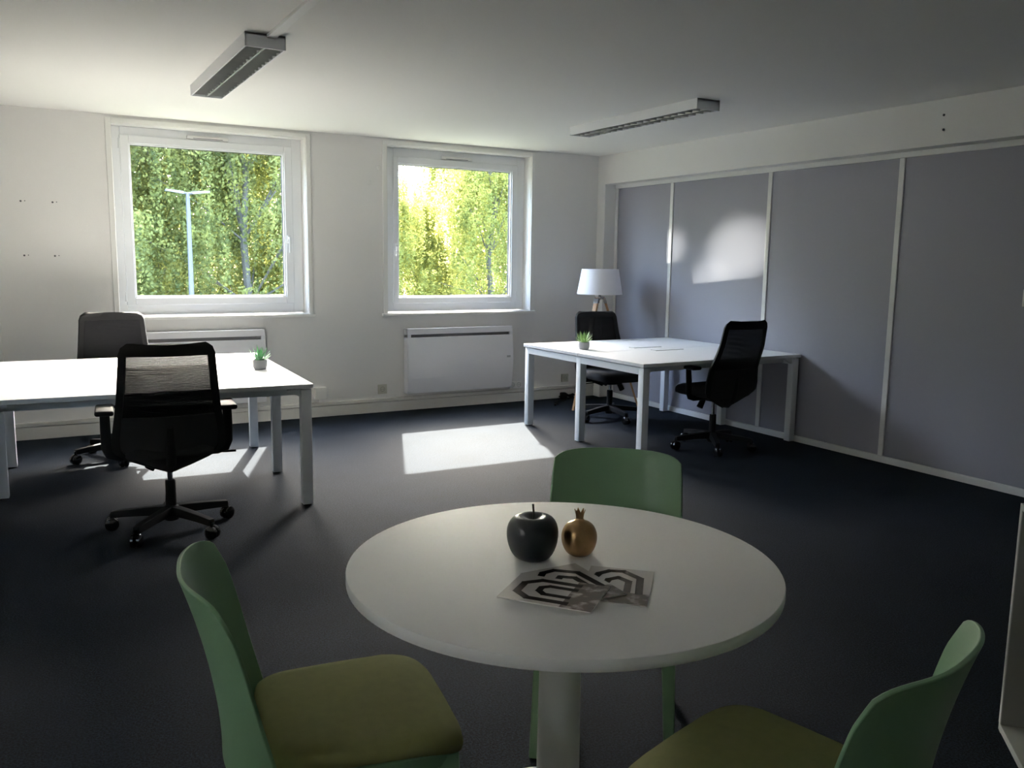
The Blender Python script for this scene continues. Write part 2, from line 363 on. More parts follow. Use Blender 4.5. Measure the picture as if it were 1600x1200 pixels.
# ------------------------------------------------------------------ radiators
def radiator(x0, x1, z0, z1, label):
    w = x1-x0; h = z1-z0; t = empty('panel_radiator', ((x0+x1)/2, YB-.012, z0), label=label, cat='radiator')
    def fy(z): return -(.085+.035*math.sin(PI*min(1, max(0, z/h))**.9))
    MB().box(-w/2+.03, w/2-.03, -.05, -.005, .04, h-.04).build('back_body', M_rad, t)
    n = 16; sl = h-.085
    def slab(za, zb, xa, xb, tt=.014):
        rings = []
        for k in range(n+1):
            z = za+(zb-za)*k/n; y = fy(z)
            rings.append([(xa, y, z), (xb, y, z), (xb, y+tt, z), (xa, y+tt, z)])
        return MB().sweep(rings)
    slab(0, sl, -w/2, w/2).build('front_panel', M_rad, t, smooth=35, bev=.002)
    slab(sl+.028, h, -w/2, w/2).build('top_lip', M_rad, t, smooth=35, bev=.002)
    for xa in (-w/2, w/2-.035): MB().box(xa, xa+.035, fy(sl)-.0005, -.01, sl-.001, sl+.029).build('slot_end', M_rad, t)
    MB().box(-w/2+.035, w/2-.035, fy(sl)+.02, fy(sl)+.024, sl-.01, sl+.03).build('air_slot', M_slot, t)
    MB().box(-w/2, w/2, -.06, -.005, h-.012, h-.004).build('top_cover', M_rad, t)
    for s in (-1, 1): MB().box(s*w/2-(.012 if s > 0 else 0), s*w/2+(0 if s > 0 else .012), -.088, -.005, .0, h-.004).build('side_panel', M_rad, t)
    for k in (.28, .5, .72):
        z = k*sl; MB().box(-w/2+.02, w/2-.02, fy(z)-.0012, fy(z)+.002, z, z+.004).build('groove_bead', M_rad, t)
    MB().box(w/2-.075, w/2-.035, fy(h*.5)-.002, fy(h*.5)+.002, h*.5, h*.5+.02, .001).build('control_display', M_pot, t)
    for s in (-.3, .3): MB().box(s*w-.02, s*w+.02, -.02, 0, .05, h-.05).build('wall_bracket', M_pot, t)
    return t
radiator(.79, 1.81, .19, .832, 'white electric panel radiator under the left window, behind the desk')
radiator(3.15, 4.30, .172, .80, 'white electric panel radiator under the right window, fully in view')

# ------------------------------------------------------------------ ceiling lights
def ceiling_light(x, y, L, w, label):
    t = empty('ceiling_light', (x, y, H), label=label, cat='ceiling light', group='louvred fluorescent ceiling lights')
    z0 = -.068; e = .007
    MB().box(-w/2, w/2, -L/2, L/2, -.012, 0).box(-w/2, -w/2+e, -L/2, L/2, z0, -.012).box(w/2-e, w/2, -L/2, L/2, z0, -.012).build('housing', M_leg, t, bev=.001)
    for s in (-1, 1): MB().box(-w/2-.001, w/2+.001, s*L/2-(.012 if s > 0 else 0), s*L/2+(0 if s > 0 else .012), z0-.001, 0, .002).build('end_cap', M_leg, t)
    for s in (-1, 1):
        c = s*w/4; q = w/4-.006
        MB().sweep([[(c-q, yy, z0+.002), (c-q*.8, yy, -.03), (c, yy, -.018), (c+q*.8, yy, -.03), (c+q, yy, z0+.002), (c+q+.001, yy, z0+.002), (c+q*.8, yy, -.026), (c, yy, -.014), (c-q*.8, yy, -.026), (c-q-.001, yy, z0+.002)] for yy in (-L/2+.013, L/2-.013)]).build('reflector', M_louver, t)
        MB().tube([(c, -L/2+.02, -.036), (c, L/2-.02, -.036)], .008, 10).build('fluorescent_tube', M_tube, t, smooth=40)
        n = 20
        for k in range(1, n):
            yy = -L/2 + L*k/n
            MB().sweep([[(c-q+.001, yy-.001, z0+.001), (c+q-.001, yy-.001, z0+.001), (c+q-.001, yy+.001, z0+.001), (c-q+.001, yy+.001, z0+.001)],
                        [(c-q+.001, yy-.012, z0+.032), (c+q-.001, yy-.012, z0+.032), (c+q-.001, yy+.012, z0+.032), (c-q+.001, yy+.012, z0+.032)]]).build('louver_blade', M_louver, t)
    MB().sweep([[(-.002, yy, z0+.004), (.002, yy, z0+.004), (.004, yy, z0+.03), (-.004, yy, z0+.03)] for yy in (-L/2+.012, L/2-.012)]).build('centre_spine', M_louver, t)
    return t
ceiling_light(1.118, 5.29, 1.58, .20, 'louvred fluorescent ceiling light above the left desk, with a cable duct running to it')
ceiling_light(4.115, 5.38, 1.56, .20, 'louvred fluorescent ceiling light on the bare ceiling above the right desk')
tag(MB().box(1.125, 1.17, 1.0, 4.515, H-.018, H, .002).build('cable_duct', M_trimw), 'thin white cable duct on the ceiling leading to the left light', 'cable duct')

# ------------------------------------------------------------------ sockets
def socket(x, z, w, h, n, m, label, plugged=False):
    t = empty('wall_socket', (x, YB, z), label=label, cat='socket')
    MB().box(-w/2, w/2, -.012, 0, -h/2, h/2, .003).build('cover_plate', m, t, smooth=30)
    for k in range(n):
        c = (k-(n-1)/2)*w/max(n, 1)
        MB().lathe([(.0, -.003), (.019, -.003), (.021, 0), (.023, 0), (.023, -.004), (0, -.004)], n=20).xf(Matrix.Rotation(PI/2, 4, 'X')).xf(Matrix.Translation((c, -.0125, 0))).build('socket_well', M_slot if not plugged else m, t, smooth=40)
        for dx in (-.008, .008): MB().tube([(c+dx, -.018, 0), (c+dx, -.014, 0)], .0028, 8).build('pin_hole', M_gasket, t)
    return t
socket(2.931, .222, .09, .09, 1, M_socketold, 'beige wall socket with a dark centre, left of the fully visible radiator')
socket(4.40, .176, .15, .075, 2, M_socket, 'white double socket below the right corner of the radiator')
socket(5.011, .215, .085, .085, 1, M_socketold, 'beige socket with dark stain on the wall near the cable heap')
socket(5.20, .176, .085, .075, 1, M_socket, 'small white socket in the corner behind the right desk')
t = empty('junction_box', (2.32, YB, .222), label='white square junction box on the wall just right of the left desk corner', cat='junction box')
MB().box(-.055, .055, -.045, 0, -.055, .055, .005).build('cover', M_socket, t, smooth=30)
MB().box(-.014, .014, -.012, 0, -.09, -.055).build('cable_cover', M_trimw, t)
t = empty('light_switch', (XP, 3.12, 1.27), label='white switch on the grey partition at the right picture edge', cat='switch')
MB().box(-.012, 0, -.045, .045, -.055, .055, .003).build('plate', M_socket, t, smooth=30)
MB().box(-.018, -.012, -.03, .03, -.03, .03, .002).build('rocker', M_socket, t, smooth=30)

# ------------------------------------------------------------------ desks
def desk(name, x0, y0, W_, D_, rz, label, face, flaps, tray=None):
    t = empty(name, (x0, y0, 0), rz, label=label, cat='desk'); zt = .73; th = .025; d2 = D_/2
    MB().box(0, W_, 0, d2-.003, zt-th, zt, .0015).build('tabletop', M_desk, t, label='white tabletop half nearer the room')
    MB().box(0, W_, d2+.003, D_, zt-th, zt, .0015).build('tabletop', M_desk, t, label='white tabletop half nearer the windows')
    L = .06; zl = zt-th-.008; rail = .05
    for s in (0, 1):
        xa, xb = (.012, .012+L) if s == 0 else (W_-.012-L, W_-.012)
        for ya in (.01, d2-L/2, D_-.01-L): MB().box(xa, xb, ya, ya+L, .006, zl-.0, .003).build('leg', M_leg, t, smooth=30)
        for ya in (.01, d2-L/2, D_-.01-L): MB().lathe([(0, 0), (.022, 0), (.022, .007), (0, .007)], (xa+L/2, ya+L/2, 0), 14).build('foot', M_black, t)
        MB().box(xa, xb, .01+L, d2-L/2, zl-rail, zl, .002).build('side_rail', M_leg, t)
        MB().box(xa, xb, d2+L/2, D_-.01-L, zl-rail, zl, .002).build('side_rail', M_leg, t)
        for ya in (.03, d2-.05, d2+.02, D_-.06): MB().box(xa+.01, xb-.01, ya, ya+.03, zl, zt-th).build('spacer', M_leg, t)
    for ya in (.12, d2-.10, d2+.07, D_-.15): MB().box(.07, W_-.07, ya, ya+.03, zl-.045, zl).build('cross_beam', M_leg, t)
    for s in (0, 1):   # gusset at the front corners
        xx = .012+L if s == 0 else W_-.012-L; sg = 1 if s == 0 else -1
        m = MB(); m.prism([(xx, -zl), (xx+sg*.075, -zl), (xx+sg*.075, -zl+.008), (xx, -zl+.045)], 0, .03); m.xf(Matrix.Rotation(-PI/2, 4, 'X')).xf(Matrix.Translation((0, .03, 0)))
        m.build('corner_gusset', M_leg, t)
    if tray: MB().tube([(tray[0], tray[1], .662), (tray[2], tray[1], .662)], .005, 8).tube([(tray[2], tray[1], .662), (tray[2], tray[1], .69)], .005, 8).tube([(tray[0]+.02, tray[1], .662), (tray[0]+.02, tray[1], .69)], .005, 8).build('cable_tray_rod', M_black, t, smooth=40)
    for (fx, fy, fl) in flaps:
        c = MB().box(fx-fl/2, fx+fl/2, fy-.035, fy+.035, zt, zt+.004, .001).build('cable_flap', M_leg, t)
        MB().box(fx-fl/2, fx+fl/2, fy-.043, fy-.036, zt, zt+.0015).build('brush_strip', M_slot, c)
    return t
desk('bench_desk', -.262, 4.968, 1.707, 1.79, -math.radians(2.6), 'white back-to-back bench desk on the left below the left window', 1, [(.88, .86-.10, .26), (.86, .86+.16, .26)], (.20, .40, .72))
desk('bench_desk', 3.865, 4.885, 1.655, 1.66, math.radians(1.2), 'white back-to-back bench desk standing against the grey partition', 1, [(.86, .83-.09, .30), (.82, .83+.15, .30)])

# ------------------------------------------------------------------ office chairs
def office_chair():
    t = empty('office_chair')
    # ---- star base
    b0 = MB().lathe([(0, .055), (.035, .055), (.045, .075), (.045, .11), (.038, .13), (.03, .135), (0, .135)], n=24)
    hub = b0.build('base_hub', M_black, t, smooth=40)
    MB().lathe([(0, .12), (.027, .12), (.027, .27), (.022, .275), (0, .275)], n=20).build('gas_lift_sleeve', M_black, t, smooth=40)
    MB().lathe([(0, .26), (.014, .26), (.014, .41), (0, .41)], n=16).build('gas_lift', M_chrome, t, smooth=40)
    for k in range(5):
        a = PI/2 + k*2*PI/5; c, s = math.cos(a), math.sin(a); rings = []
        for q in range(7):
            v = q/6; rad = .035+.275*v; w = .028-.008*v; zc = .108-.020*v**1.5; h = .024-.007*v
            rings.append([(c*rad-s*dx, s*rad+c*dx, zc+dz) for dx, dz in ((-w, -h), (w, -h), (w*.8, h), (-w*.8, h))])
        MB().sweep(rings).build('base_leg', M_black, t, bev=.003, smooth=50)
        cx, cy = c*.31, s*.31
        ca = MB().tube([(cx, cy, .055), (cx, cy, .092)], .009, 10).box(cx-.016, cx+.016, cy-.016, cy+.016, .040, .062, .004).build('caster', M_blackshine, t, smooth=40)
        ax = Vector((math.cos(a+1.9), math.sin(a+1.9), 0))
        R = ax.to_track_quat('Z', 'Y').to_matrix().to_4x4()
        for sg in (-1, 1):
            MB().lathe([(0, -.011), (.028, -.011), (.035, -.006), (.035, .006), (.028, .012), (0, .013)], n=22).xf(R).xf(Matrix.Translation((cx+ax.x*.015*sg, cy+ax.y*.015*sg, .035))).build('wheel', M_blackshine, ca, smooth=40)
    # ---- mechanism and levers
    MB().box(-.075, .075, -.13, .10, .385, .435, .012).build('tilt_mechanism', M_black, t, smooth=40)
    MB().tube([(.07, .03, .41), (.20, .03, .405), (.29, .03, .40)], .006, 8).tube([(.29, .03, .40), (.345, .03, .40)], .011, 8, flat=.6).build('height_lever', M_black, t, smooth=40)
    MB().tube([(-.06, .05, .40), (-.10, .05, .33)], [.022, .026], 12).build('tension_knob', M_black, t, smooth=40)
    # ---- seat
    m = MB(); n = 12; rings = []
    def sp(v, a, b, e): return (abs(math.cos(v))**(2/e)*math.copysign(1, math.cos(v))*a, abs(math.sin(v))**(2/e)*math.copysign(1, math.sin(v))*b)
    N = 40
    for (sc, z) in ((.80, .432), (.93, .436), (.985, .452), (1, .475), (.985, .495), (.94, .508), (.80, .516), (.5, .514), (.2, .512)):
        ring = []
        for k in range(N):
            x, y = sp(2*PI*k/N, .245*sc, .24*sc, 4.5)
            zz = z - (.03*max(0, (y-.12)/.12)**2 if z > .45 else 0) 
            ring.append((x, y+.015, zz))
        rings.append(ring)
    m.sweep(rings); m.build('seat', M_blackfab, t, smooth=60)
    # ---- back
    ZB, ZT = .355, 1.035
    def half(z):
        pts = [(.355, .015), (.385, .09), (.43, .185), (.465, .245), (.49, .266), (.545, .270), (.62, .258), (.75, .240), (.90, .226), (.985, .220), (1.015, .208), (1.035, .175)]
        for (a, wa), (b, wb) in zip(pts, pts[1:]):
            if z <= b: return wa+(wb-wa)*(z-a)/(b-a)
        return pts[-1][1]
    def yb(z):      # rearward depth of the back's centre line
        v = (z-ZB)/(ZT-ZB)
        return -(.150 + .13*math.sin(PI*min(1, v*1.55+.02)/2)**.8 - .025*math.sin(PI*max(0, (v-.2)/.5)) * (v < .7) + .075*max(0, v-.45)/.55)
    def P(u, z):
        w = half(z); y = yb(z) + .05*(u*u) 
        return (u*w, y, z)
    zs = [ZB, .365, .38, .395, .415, .43, .45, .47, .488, .505, .525, .545, .58, .62, .66, .70, .75, .80, .85, .90, .94, .965, .985, 1.0, 1.015, 1.026, 1.035]
    us = [-1+2*k/16 for k in range(17)]
    # frame: band round the edge, as four swept strips joined
    fr = MB()
    for sg in (-1, 1):
        fr.shell([[P(sg*uu, z) for uu in (.86, .93, 1.0)] for z in zs if z <= 1.0] , .022)
    fr.shell([[P(u_*1.0, z) for u_ in us] for z in (.978, .990, 1.0, 1.015, 1.026, 1.035)], .022)
    fr.build('back_frame', M_black, t, smooth=50)
    MB().shell([[P(u_*.87, z) for u_ in us] for z in zs if .655 <= z <= .985], .004).build('back_mesh', M_mesh, t, smooth=50)
    MB().shell([[P(u_*.88, z) for u_ in us] for z in zs if z <= .66], .012).build('back_shell', M_blackfab, t, smooth=50)
    # lumbar bar behind the mesh (sitter's side)
    MB().shell([[(u_*.19, yb(z)+.05*u_*u_+.02, z) for u_ in us] for z in (.655, .675, .70, .715)], .008).build('lumbar_pad', M_black, t, smooth=50)
    MB().tube([(0, -.10, .405), (0, -.20, .40), (0, yb(.5)+.0, .47), (0, yb(.62)-.004, .60)], [.028, .026, .024, .014], 10, flat=.5).build('back_bracket', M_black, t, smooth=50)
    # ---- arms
    for sg in (-1, 1):
        ar = MB().tube([(sg*.10, -.03, .425), (sg*.245, -.03, .425), (sg*.285, -.03, .440), (sg*.298, -.03, .475), (sg*.30, -.03, .56), (sg*.30, -.02, .655)], [.016, .016, .018, .019, .018, .017], 12, flat=1.4).build('armrest', M_black, t, smooth=50)
        MB().box(sg*.30-.045, sg*.30+.045, -.12, .13, .655, .682, .012, 3).build('arm_pad', M_black, ar, smooth=40)
    return t
oc = [((.622, 4.79), -5, 0, 'black mesh office chair on casters in front of the left desk, back to the camera'),
      ((.545, 6.70), 180-2, 0, 'black mesh office chair between the left desk and the window, mostly hidden'),
      ((4.70, 5.04), 2, 0, 'black office chair at the room side of the right desk, back to the camera'),
      ((4.71, 6.44), 180-6, 0, 'black office chair on the window side of the right desk, in front of the lamp')]
ch0 = office_chair()
for i, (p, a, _, lab) in enumerate(oc):
    c = ch0 if i == 0 else copy_tree(ch0)
    c.location = (p[0], p[1], 0); c.rotation_euler = (0, 0, math.radians(a)); tag(c, lab, 'chair', 'office chairs at the desks')
    if i == 3:      # this one is set lower on its gas lift
        for o in bpy.data.objects:
            if o.parent == c and not o.name.startswith(('base', 'caster', 'gas_lift')): o.location.z -= .05

# ------------------------------------------------------------------ green chairs
def green_chair():
    t = empty('visitor_chair')
    # back shell: wraps round the sitter, narrows downwards and reaches below the seat
    P = []; nz = 22; nu = 32
    for i in range(nz+1):
        v = i/nz; z = .405+.425*v
        w = .212+.006*math.sin(PI*v)
        bow = .078-.008*v
        yc = -.203-.085*v**1.8          # tips
        row = []
        for j in range(nu+1):
            uu = -1+2*j/nu
            zz = z
            if v > .8:   # rounded upper corners and slightly crowned top edge
                zz = z - ((v-.8)/.2)*(.022*abs(uu)**9 + .006*uu*uu)
            row.append((w*math.copysign(abs(uu)**.92, uu) if uu else 0, yc-bow*(1-abs(uu)**2.4), zz))
        P.append(row)
    # side edges sweep forward at the bottom
    for i in range(nz+1):
        v = i/nz; k = max(0, 1-v/.55)
        for j in (0, 1, 2, nu-2, nu-1, nu):
            x, y, z = P[i][j]; f_ = {0: 1, 1: .6, 2: .25}[min(j, nu-j)]
            P[i][j] = (x, y+.03*k*k*f_, z)
    MB().shell(P, .009).build('back_shell', M_green, t, smooth=60, bev=.002)
    # seat frame
    N = 44
    def sq(k, a, b, e=5):
        v = 2*PI*k/N; cx, cy = math.cos(v), math.sin(v)
        return (math.copysign(abs(cx)**(2/e), cx)*a, math.copysign(abs(cy)**(2/e), cy)*b)
    def taper(x, y): return (x*(1-.05*(-y/.2)), y)
    rings = []
    for sc, z in ((.93, .395), (.985, .40), (1, .418), (1, .432), (.97, .436)):
        rings.append([(*taper(*[q*sc for q in sq(k, .208, .205)]), z) for k in range(N)])
    MB().sweep(rings).build('seat_frame', M_green, t, smooth=50)
    rings = []
    for sc, z in ((.955, .434), (.99, .440), (1.0, .452), (.985, .465), (.94, .473), (.8, .478), (.55, .479), (.2, .478)):
        ring = []
        for k in range(N):
            x, y = taper(*[q*sc for q in sq(k, .212, .214, 6)])
            zz = z + (.006*(1-(x/.2)**2) if z > .46 else 0) - (.022*max(0, (y-.08)/.12)**2) - .008*max(0, (-y-.05)/.15)*0
            ring.append((x, y+.001, zz))
        rings.append(ring)
    MB().sweep(rings).build('seat_cushion', M_olive, t, smooth=60)
    # legs: tapered, splayed, with an angular section
    for sx in (-1, 1):
        for (ya, yb_, front) in ((.165, .195, 1), (-.165, -.235, 0)):
            rings = []
            for q in range(7):
                v = q/6; z = .425*(1-v); x = sx*(.180+.018*v); y = ya+(yb_-ya)*v; w = .021-.007*v; d = .024-.009*v
                rings.append([(x-w, y-d, z), (x+w, y-d, z), (x+w, y+d, z), (x-w, y+d, z)])
            MB().sweep(rings).build('leg', M_green, t, bev=.004, smooth=40)
    for sx in (-1, 1):
        MB().box(sx*.182-.010, sx*.182+.010, -.15, .15, .372, .40, .003).build('side_apron', M_green, t)
    return t
def face(fx, fy): return math.atan2(fy, fx)-PI/2
gc = [((.597, 1.757), face(.987, -.16), 'green plastic chair left of the round table, facing right, with olive seat pad'),
      ((1.520, 2.050), face(-.63, -.77), 'green plastic chair on the far side of the round table, its back behind the tabletop'),
      ((1.224, 1.130), face(-.27, .965), 'green plastic chair in the lower right corner, nearest the grey cupboard')]
g0 = green_chair()
for i, (p, a, lab) in enumerate(gc):
    c = g0 if i == 0 else copy_tree(g0)
    c.location = (p[0], p[1], 0); c.rotation_euler = (0, 0, a); tag(c, lab, 'chair', 'green chairs round the table')

# ------------------------------------------------------------------ round table
TX, TY = 1.104, 1.682
t = empty('round_table', (TX, TY, 0), label='round white meeting table on a single column in the foreground', cat='table')
MB().lathe([(0, .712), (.515, .712), (.519, .714), (.520, .717), (.520, .7365), (.5185, .7390), (.515, .740), (0, .740)], n=128).build('tabletop', M_tablew, t, smooth=40)
MB().lathe([(0, .02), (.056, .02), (.055, .06), (.0515, .5), (.0505, .70), (.0, .70)], n=40).build('column', M_tablew, t, smooth=40)
MB().lathe([(0, .700), (.16, .700), (.16, .712), (0, .712)], n=40).build('top_plate', M_leg, t, smooth=40)
MB().lathe([(0, 0), (.30, 0), (.302, .004), (.298, .012), (.20, .020), (.07, .026), (0, .026)], n=64).build('base_plate', M_tablew, t, smooth=40)

# ------------------------------------------------------------------ table decorations
def fruit(name, prof, loc, m, label, cat, n=48, lobes=5, amp=0.0):
    t = empty(name, loc, label=label, cat=cat); b = MB().lathe(prof, n=n)
    for v in b.bm.verts:
        a = math.atan2(v.co.y, v.co.x); k = 1+amp*math.cos(lobes*a); v.co.x *= k; v.co.y *= k
    b.build('body', m, t, smooth=True, sub=1); return t
ap = fruit('decorative_apple', [(0, .012), (.012, .008), (.028, .001), (.036, .0), (.046, .006), (.056, .022), (.063, .045), (.0645, .066), (.061, .086), (.050, .102), (.036, .108), (.022, .105), (.010, .097), (0, .094)],
           (1.052, 1.738, .740), M_apple, 'large matt black ornamental apple on the round table', 'ornament', amp=.018)
MB().tube([(0, 0, .092), (.001, 0, .115), (-.0005, .001, .136)], [.0022, .0024, .0028], 8).build('stem', M_apple, ap, smooth=40)
pm = fruit('decorative_pomegranate', [(0, .003), (.012, .0), (.024, .0), (.034, .008), (.042, .024), (.0455, .042), (.044, .058), (.037, .074), (.026, .083), (.014, .087), (.0095, .090), (.0085, .097), (0, .096)],
           (1.168, 1.706, .740), M_gold, 'small golden ornamental pomegranate with a crown, right of the black apple', 'ornament', amp=.012)
for k in range(6):
    a = k*PI/3+.3; c, s = math.cos(a), math.sin(a)
    def cp(rr, tt, z): return (c*rr-s*tt, s*rr+c*tt, z)
    MB().sweep([[cp(.0065, -.0045, .092), cp(.0065, .0045, .092), cp(.0085, .0045, .092), cp(.0085, -.0045, .092)],
                [cp(.008, -.005, .104), cp(.008, .005, .104), cp(.010, .005, .104), cp(.010, -.005, .104)],
                [cp(.013, -.0006, .116), cp(.013, .0006, .116), cp(.0142, .0006, .116), cp(.0142, -.0006, .116)]]).build('crown_tip', M_gold, pm, smooth=50)

# ------------------------------------------------------------------ brochures
def brochure(BL, up, z, kind, label):
    """A5 cover; local x to the right 0..0.15, local y up 0..0.21"""
    t = empty('brochure', (BL[0], BL[1], z), math.atan2(up[1], up[0])-PI/2, label=label, cat='brochure', group='brochures fanned out on the round table')
    w, h = .150, .210; th = .0026
    MB().box(0, w, 0, h, 0, th-.0004).build('pages', M_socket, t)
    MB().box(0, w+.0005, -.0003, h+.0003, th-.0004, th).build('cover', M_paper, t)
    zt = th; e = .0002
    def strip(pts, wd, z_=zt):
        m = MB()
        for (a, b) in zip(pts, pts[1:]):
            a, b = Vector(a), Vector(b); d = (b-a).normalized(); nn = Vector((-d.y, d.x))*wd/2; a2, b2 = a-d*wd*.32, b+d*wd*.32
            m.prism([tuple(a2-nn), tuple(b2-nn), tuple(b2+nn), tuple(a2+nn)], z_, z_+e)
        return m.build('printed_mark', M_print, t)
    MB().box(0, w, 0, .062 if kind != 'm' else .07, zt, zt+e*.6).build('printed_photo', M_photo, t)
    if kind == 'm':
        strip([(.022, .062), (.022, .150), (.048, .182), (.100, .182), (.128, .150), (.128, .062)], .017)
        strip([(.053, .066), (.053, .122), (.068, .138), (.088, .138), (.100, .122), (.100, .062)], .015)
    else:
        strip([(.020, .140), (.026, .165), (.048, .188), (.078, .196)][:3] + [(.080, .192), (.122, .155), (.127, .064)], .017)
        strip([(.050, .118), (.052, .132), (.072, .150), (.098, .130), (.100, .068)], .016)
    return t
zT = .7402
brochure((1.005-.004, 1.469-.004), (.69, .74), zT, 'a', 'right brochure with a black octagonal a-shaped mark, lowest of the fan')
brochure((.960, 1.436), (.02, 1), zT+.0030, 'a', 'middle brochure, mostly covered by the front one')
brochure((.978, 1.380), (-.63, .777), zT+.0060, 'm', 'front brochure on top of the fan, with two nested octagonal arches')

# ------------------------------------------------------------------ potted succulents
def succulent(x, y, z, ml, seed, label):
    R_ = random.Random(seed); t = empty('potted_succulent', (x, y, z), label=label, cat='plant', group='small potted succulents on the desks')
    MB().lathe([(0, 0), (.034, 0), (.042, .006), (.047, .025), (.0475, .058), (.045, .062), (.040, .060), (.041, .050), (0, .050)], n=32).build('pot', M_pot, t, smooth=40)
    MB().lathe([(0, .048), (.040, .050), (.02, .056), (0, .057)], n=20).build('soil', M_soil, t, smooth=40)
    n = 46
    for k in range(n):
        v = k/n; a = k*2.39996; tilt = .12+1.12*(1-v)**.8+R_.uniform(-.08, .08); L = .062+.03*R_.random()+.018*(v > .4)
        c, s = math.cos(a), math.sin(a); rings = []
        for q, wd in ((0, .0035), (.35, .0052), (.7, .0038), (1, .0004)):
            rr = .006+L*q*math.sin(tilt)*(1+.0*q); zz = .052+L*q*math.cos(tilt)+.012*q*q*math.sin(tilt)
            px, py = c*rr, s*rr
            rings.append([(px-s*wd, py+c*wd, zz), (px+c*wd*.25, py+s*wd*.25, zz-wd*.5), (px+s*wd, py-c*wd, zz)])
        MB().sweep(rings).build('leaf', ml, t, smooth=60)
    return t
succulent(1.325, 5.70, .73, M_leafa, 3, 'green succulent in a grey pot near the right end of the left desk')
succulent(4.055, 5.93, .73, M_leafb, 5, 'yellow-green succulent in a grey pot near the left edge of the right desk')

# ------------------------------------------------------------------ tripod floor lamp
LX, LY = 5.03, 7.10
t = empty('floor_lamp', (LX, LY, 0), label='tripod floor lamp with wooden legs and a white tapered shade in the corner', cat='lamp')
n = 48; rings = []
prof = [(.218, 1.150), (.176, 1.400)]
MB().sweep([[(rr*math.cos(2*PI*k/n), rr*math.sin(2*PI*k/n), z) for k in range(n)] for rr, z in ((.228, 1.135), (.184, 1.385), (.1815, 1.385), (.2255, 1.135), (.228, 1.135))], cap=False).build('lamp_shade', M_shade, t, smooth=40)
m = MB()
for k in range(3):
    a = k*2*PI/3; m.tube([(0, 0, 1.372), (.18*math.cos(a), .18*math.sin(a), 1.376)], .002, 6)
m.build('shade_spider', M_chrome, t)
MB().lathe([(0, 1.11), (.010, 1.11), (.010, 1.12), (.018, 1.13), (.018, 1.19), (0, 1.19)], n=16).build('lamp_holder', M_chrome, t, smooth=40)
MB().lathe([(0, 1.19), (.014, 1.19), (.028, 1.24), (.028, 1.26), (.015, 1.285), (0, 1.29)], n=20).build('light_bulb', M_tube, t, smooth=True)
MB().lathe([(0, 1.085), (.045, 1.085), (.05, 1.09), (.05, 1.11), (.03, 1.118), (0, 1.118)], n=24).build('tripod_head', M_chrome, t, smooth=40)
for k in range(3):
    a = math.radians(-38) + k*2*PI/3 ; c, s = math.cos(a), math.sin(a)
    def lp(rr, tt, z): return (c*rr-s*tt, s*rr+c*tt, z)
    rings = []
    for (rr, z, w, d) in ((.045, 1.10, .022, .012), (.16, .76, .020, .011), (.42, 0.004, .013, .009)):
        rings.append([lp(rr-d, -w, z), lp(rr+d, -w, z), lp(rr+d, w, z), lp(rr-d, w, z)])
    lg = MB().sweep(rings[::-1]).build('leg', M_wood, t, bev=.003)
    rings = []
    for (rr, z, w, d) in ((.046, 1.095, .025, .015), (.062, 1.045, .025, .0145)):
        rings.append([lp(rr-d, -w, z), lp(rr+d, -w, z), lp(rr+d, w, z), lp(rr-d, w, z)])
    MB().sweep(rings[::-1]).build('bracket', M_chrome, lg)
    MB().tube([lp(.052, -.034, 1.075), lp(.052, .034, 1.075)], .006, 8).build('wing_bolt', M_chrome, lg)

# ------------------------------------------------------------------ black cable heap behind the right desk
m = MB(); R_ = random.Random(4)
def wig(c, r_, n, z0=.006, zh=.05):
    pts = []
    for k in range(n):
        a = k*1.3+R_.random()*.5; pts.append((c[0]+math.cos(a)*r_*(.6+.5*R_.random())*1.7, c[1]+math.sin(a)*r_*.5, z0+zh*abs(math.sin(k*1.7))))
    return pts
m.tube(wig((4.98, 7.56), .06, 22), .006, 6)
m.box(4.90, 4.96, 7.55, 7.60, .002, .075, .01)
cb = m.build('power_cable', M_black, None, smooth=40); tag(cb, 'heap of black cable with a plug by the baseboard under the right desk', 'cable')
MB().tube([(5.03, 7.55, .006), (5.3, 7.50, .006)], .004, 6).tube([(4.92, 7.5, .006), (4.72, 7.42, .006), (4.70, 7.30, .006), (4.64, 7.27, .012)], .004, 6).tube([(4.64, 7.27, .014), (4.615, 7.235, .014)], .012, 8).build('loose_end', M_black, cb, smooth=40)

# ------------------------------------------------------------------ grey open cupboard at the right edge
a = math.atan2(-.126, -.128)
t = empty('open_cupboard', (2.589, 1.429, 0), a, label='grey open cupboard with white front edges at the lower right picture edge', cat='cupboard')
# local +x runs along the open front towards the camera side, local +y is inwards
CW, CD, CH = .80, .42, .74
M_cup = mat('cupboard_grey_laminate', (.34, .34, .31), .5)
M_cup2 = mat('cupboard_white_edge', (.62, .62, .60), .45)
M_cup3 = mat('cupboard_floor_laminate', (.5, .5, .47), .4)
MB().box(0, .018, .003, CD, .02, CH).build('side_panel', M_cup, t)
MB().box(CW-.018, CW, .003, CD, .02, CH).build('side_panel', M_cup, t)
MB().box(.018, CW-.018, .003, CD, .03, .048).build('bottom_panel', M_cup3, t)
MB().box(0, CW, .003, CD, CH, CH+.018).build('top_panel', M_cup, t)
MB().box(.018, CW-.018, CD-.01, CD, .048, CH).build('back_panel', M_cup, t)
MB().box(0, .018, 0, .003, .05, CH+.018).build('front_edge', M_cup2, t)
MB().box(CW-.018, CW, 0, .003, .0, CH+.018).build('front_edge', M_cup2, t)
MB().box(.004, CW-.018, 0, .003, .028, .050).build('front_edge', M_cup2, t)
MB().box(.018, CW-.018, 0, .003, CH, CH+.018).build('front_edge', M_cup2, t)
for px in (.04, CW-.04):
    for py in (.05, CD-.05): MB().lathe([(0, 0), (.018, 0), (.018, .03), (0, .03)], (px, py, 0), 12).build('foot', M_black, t)

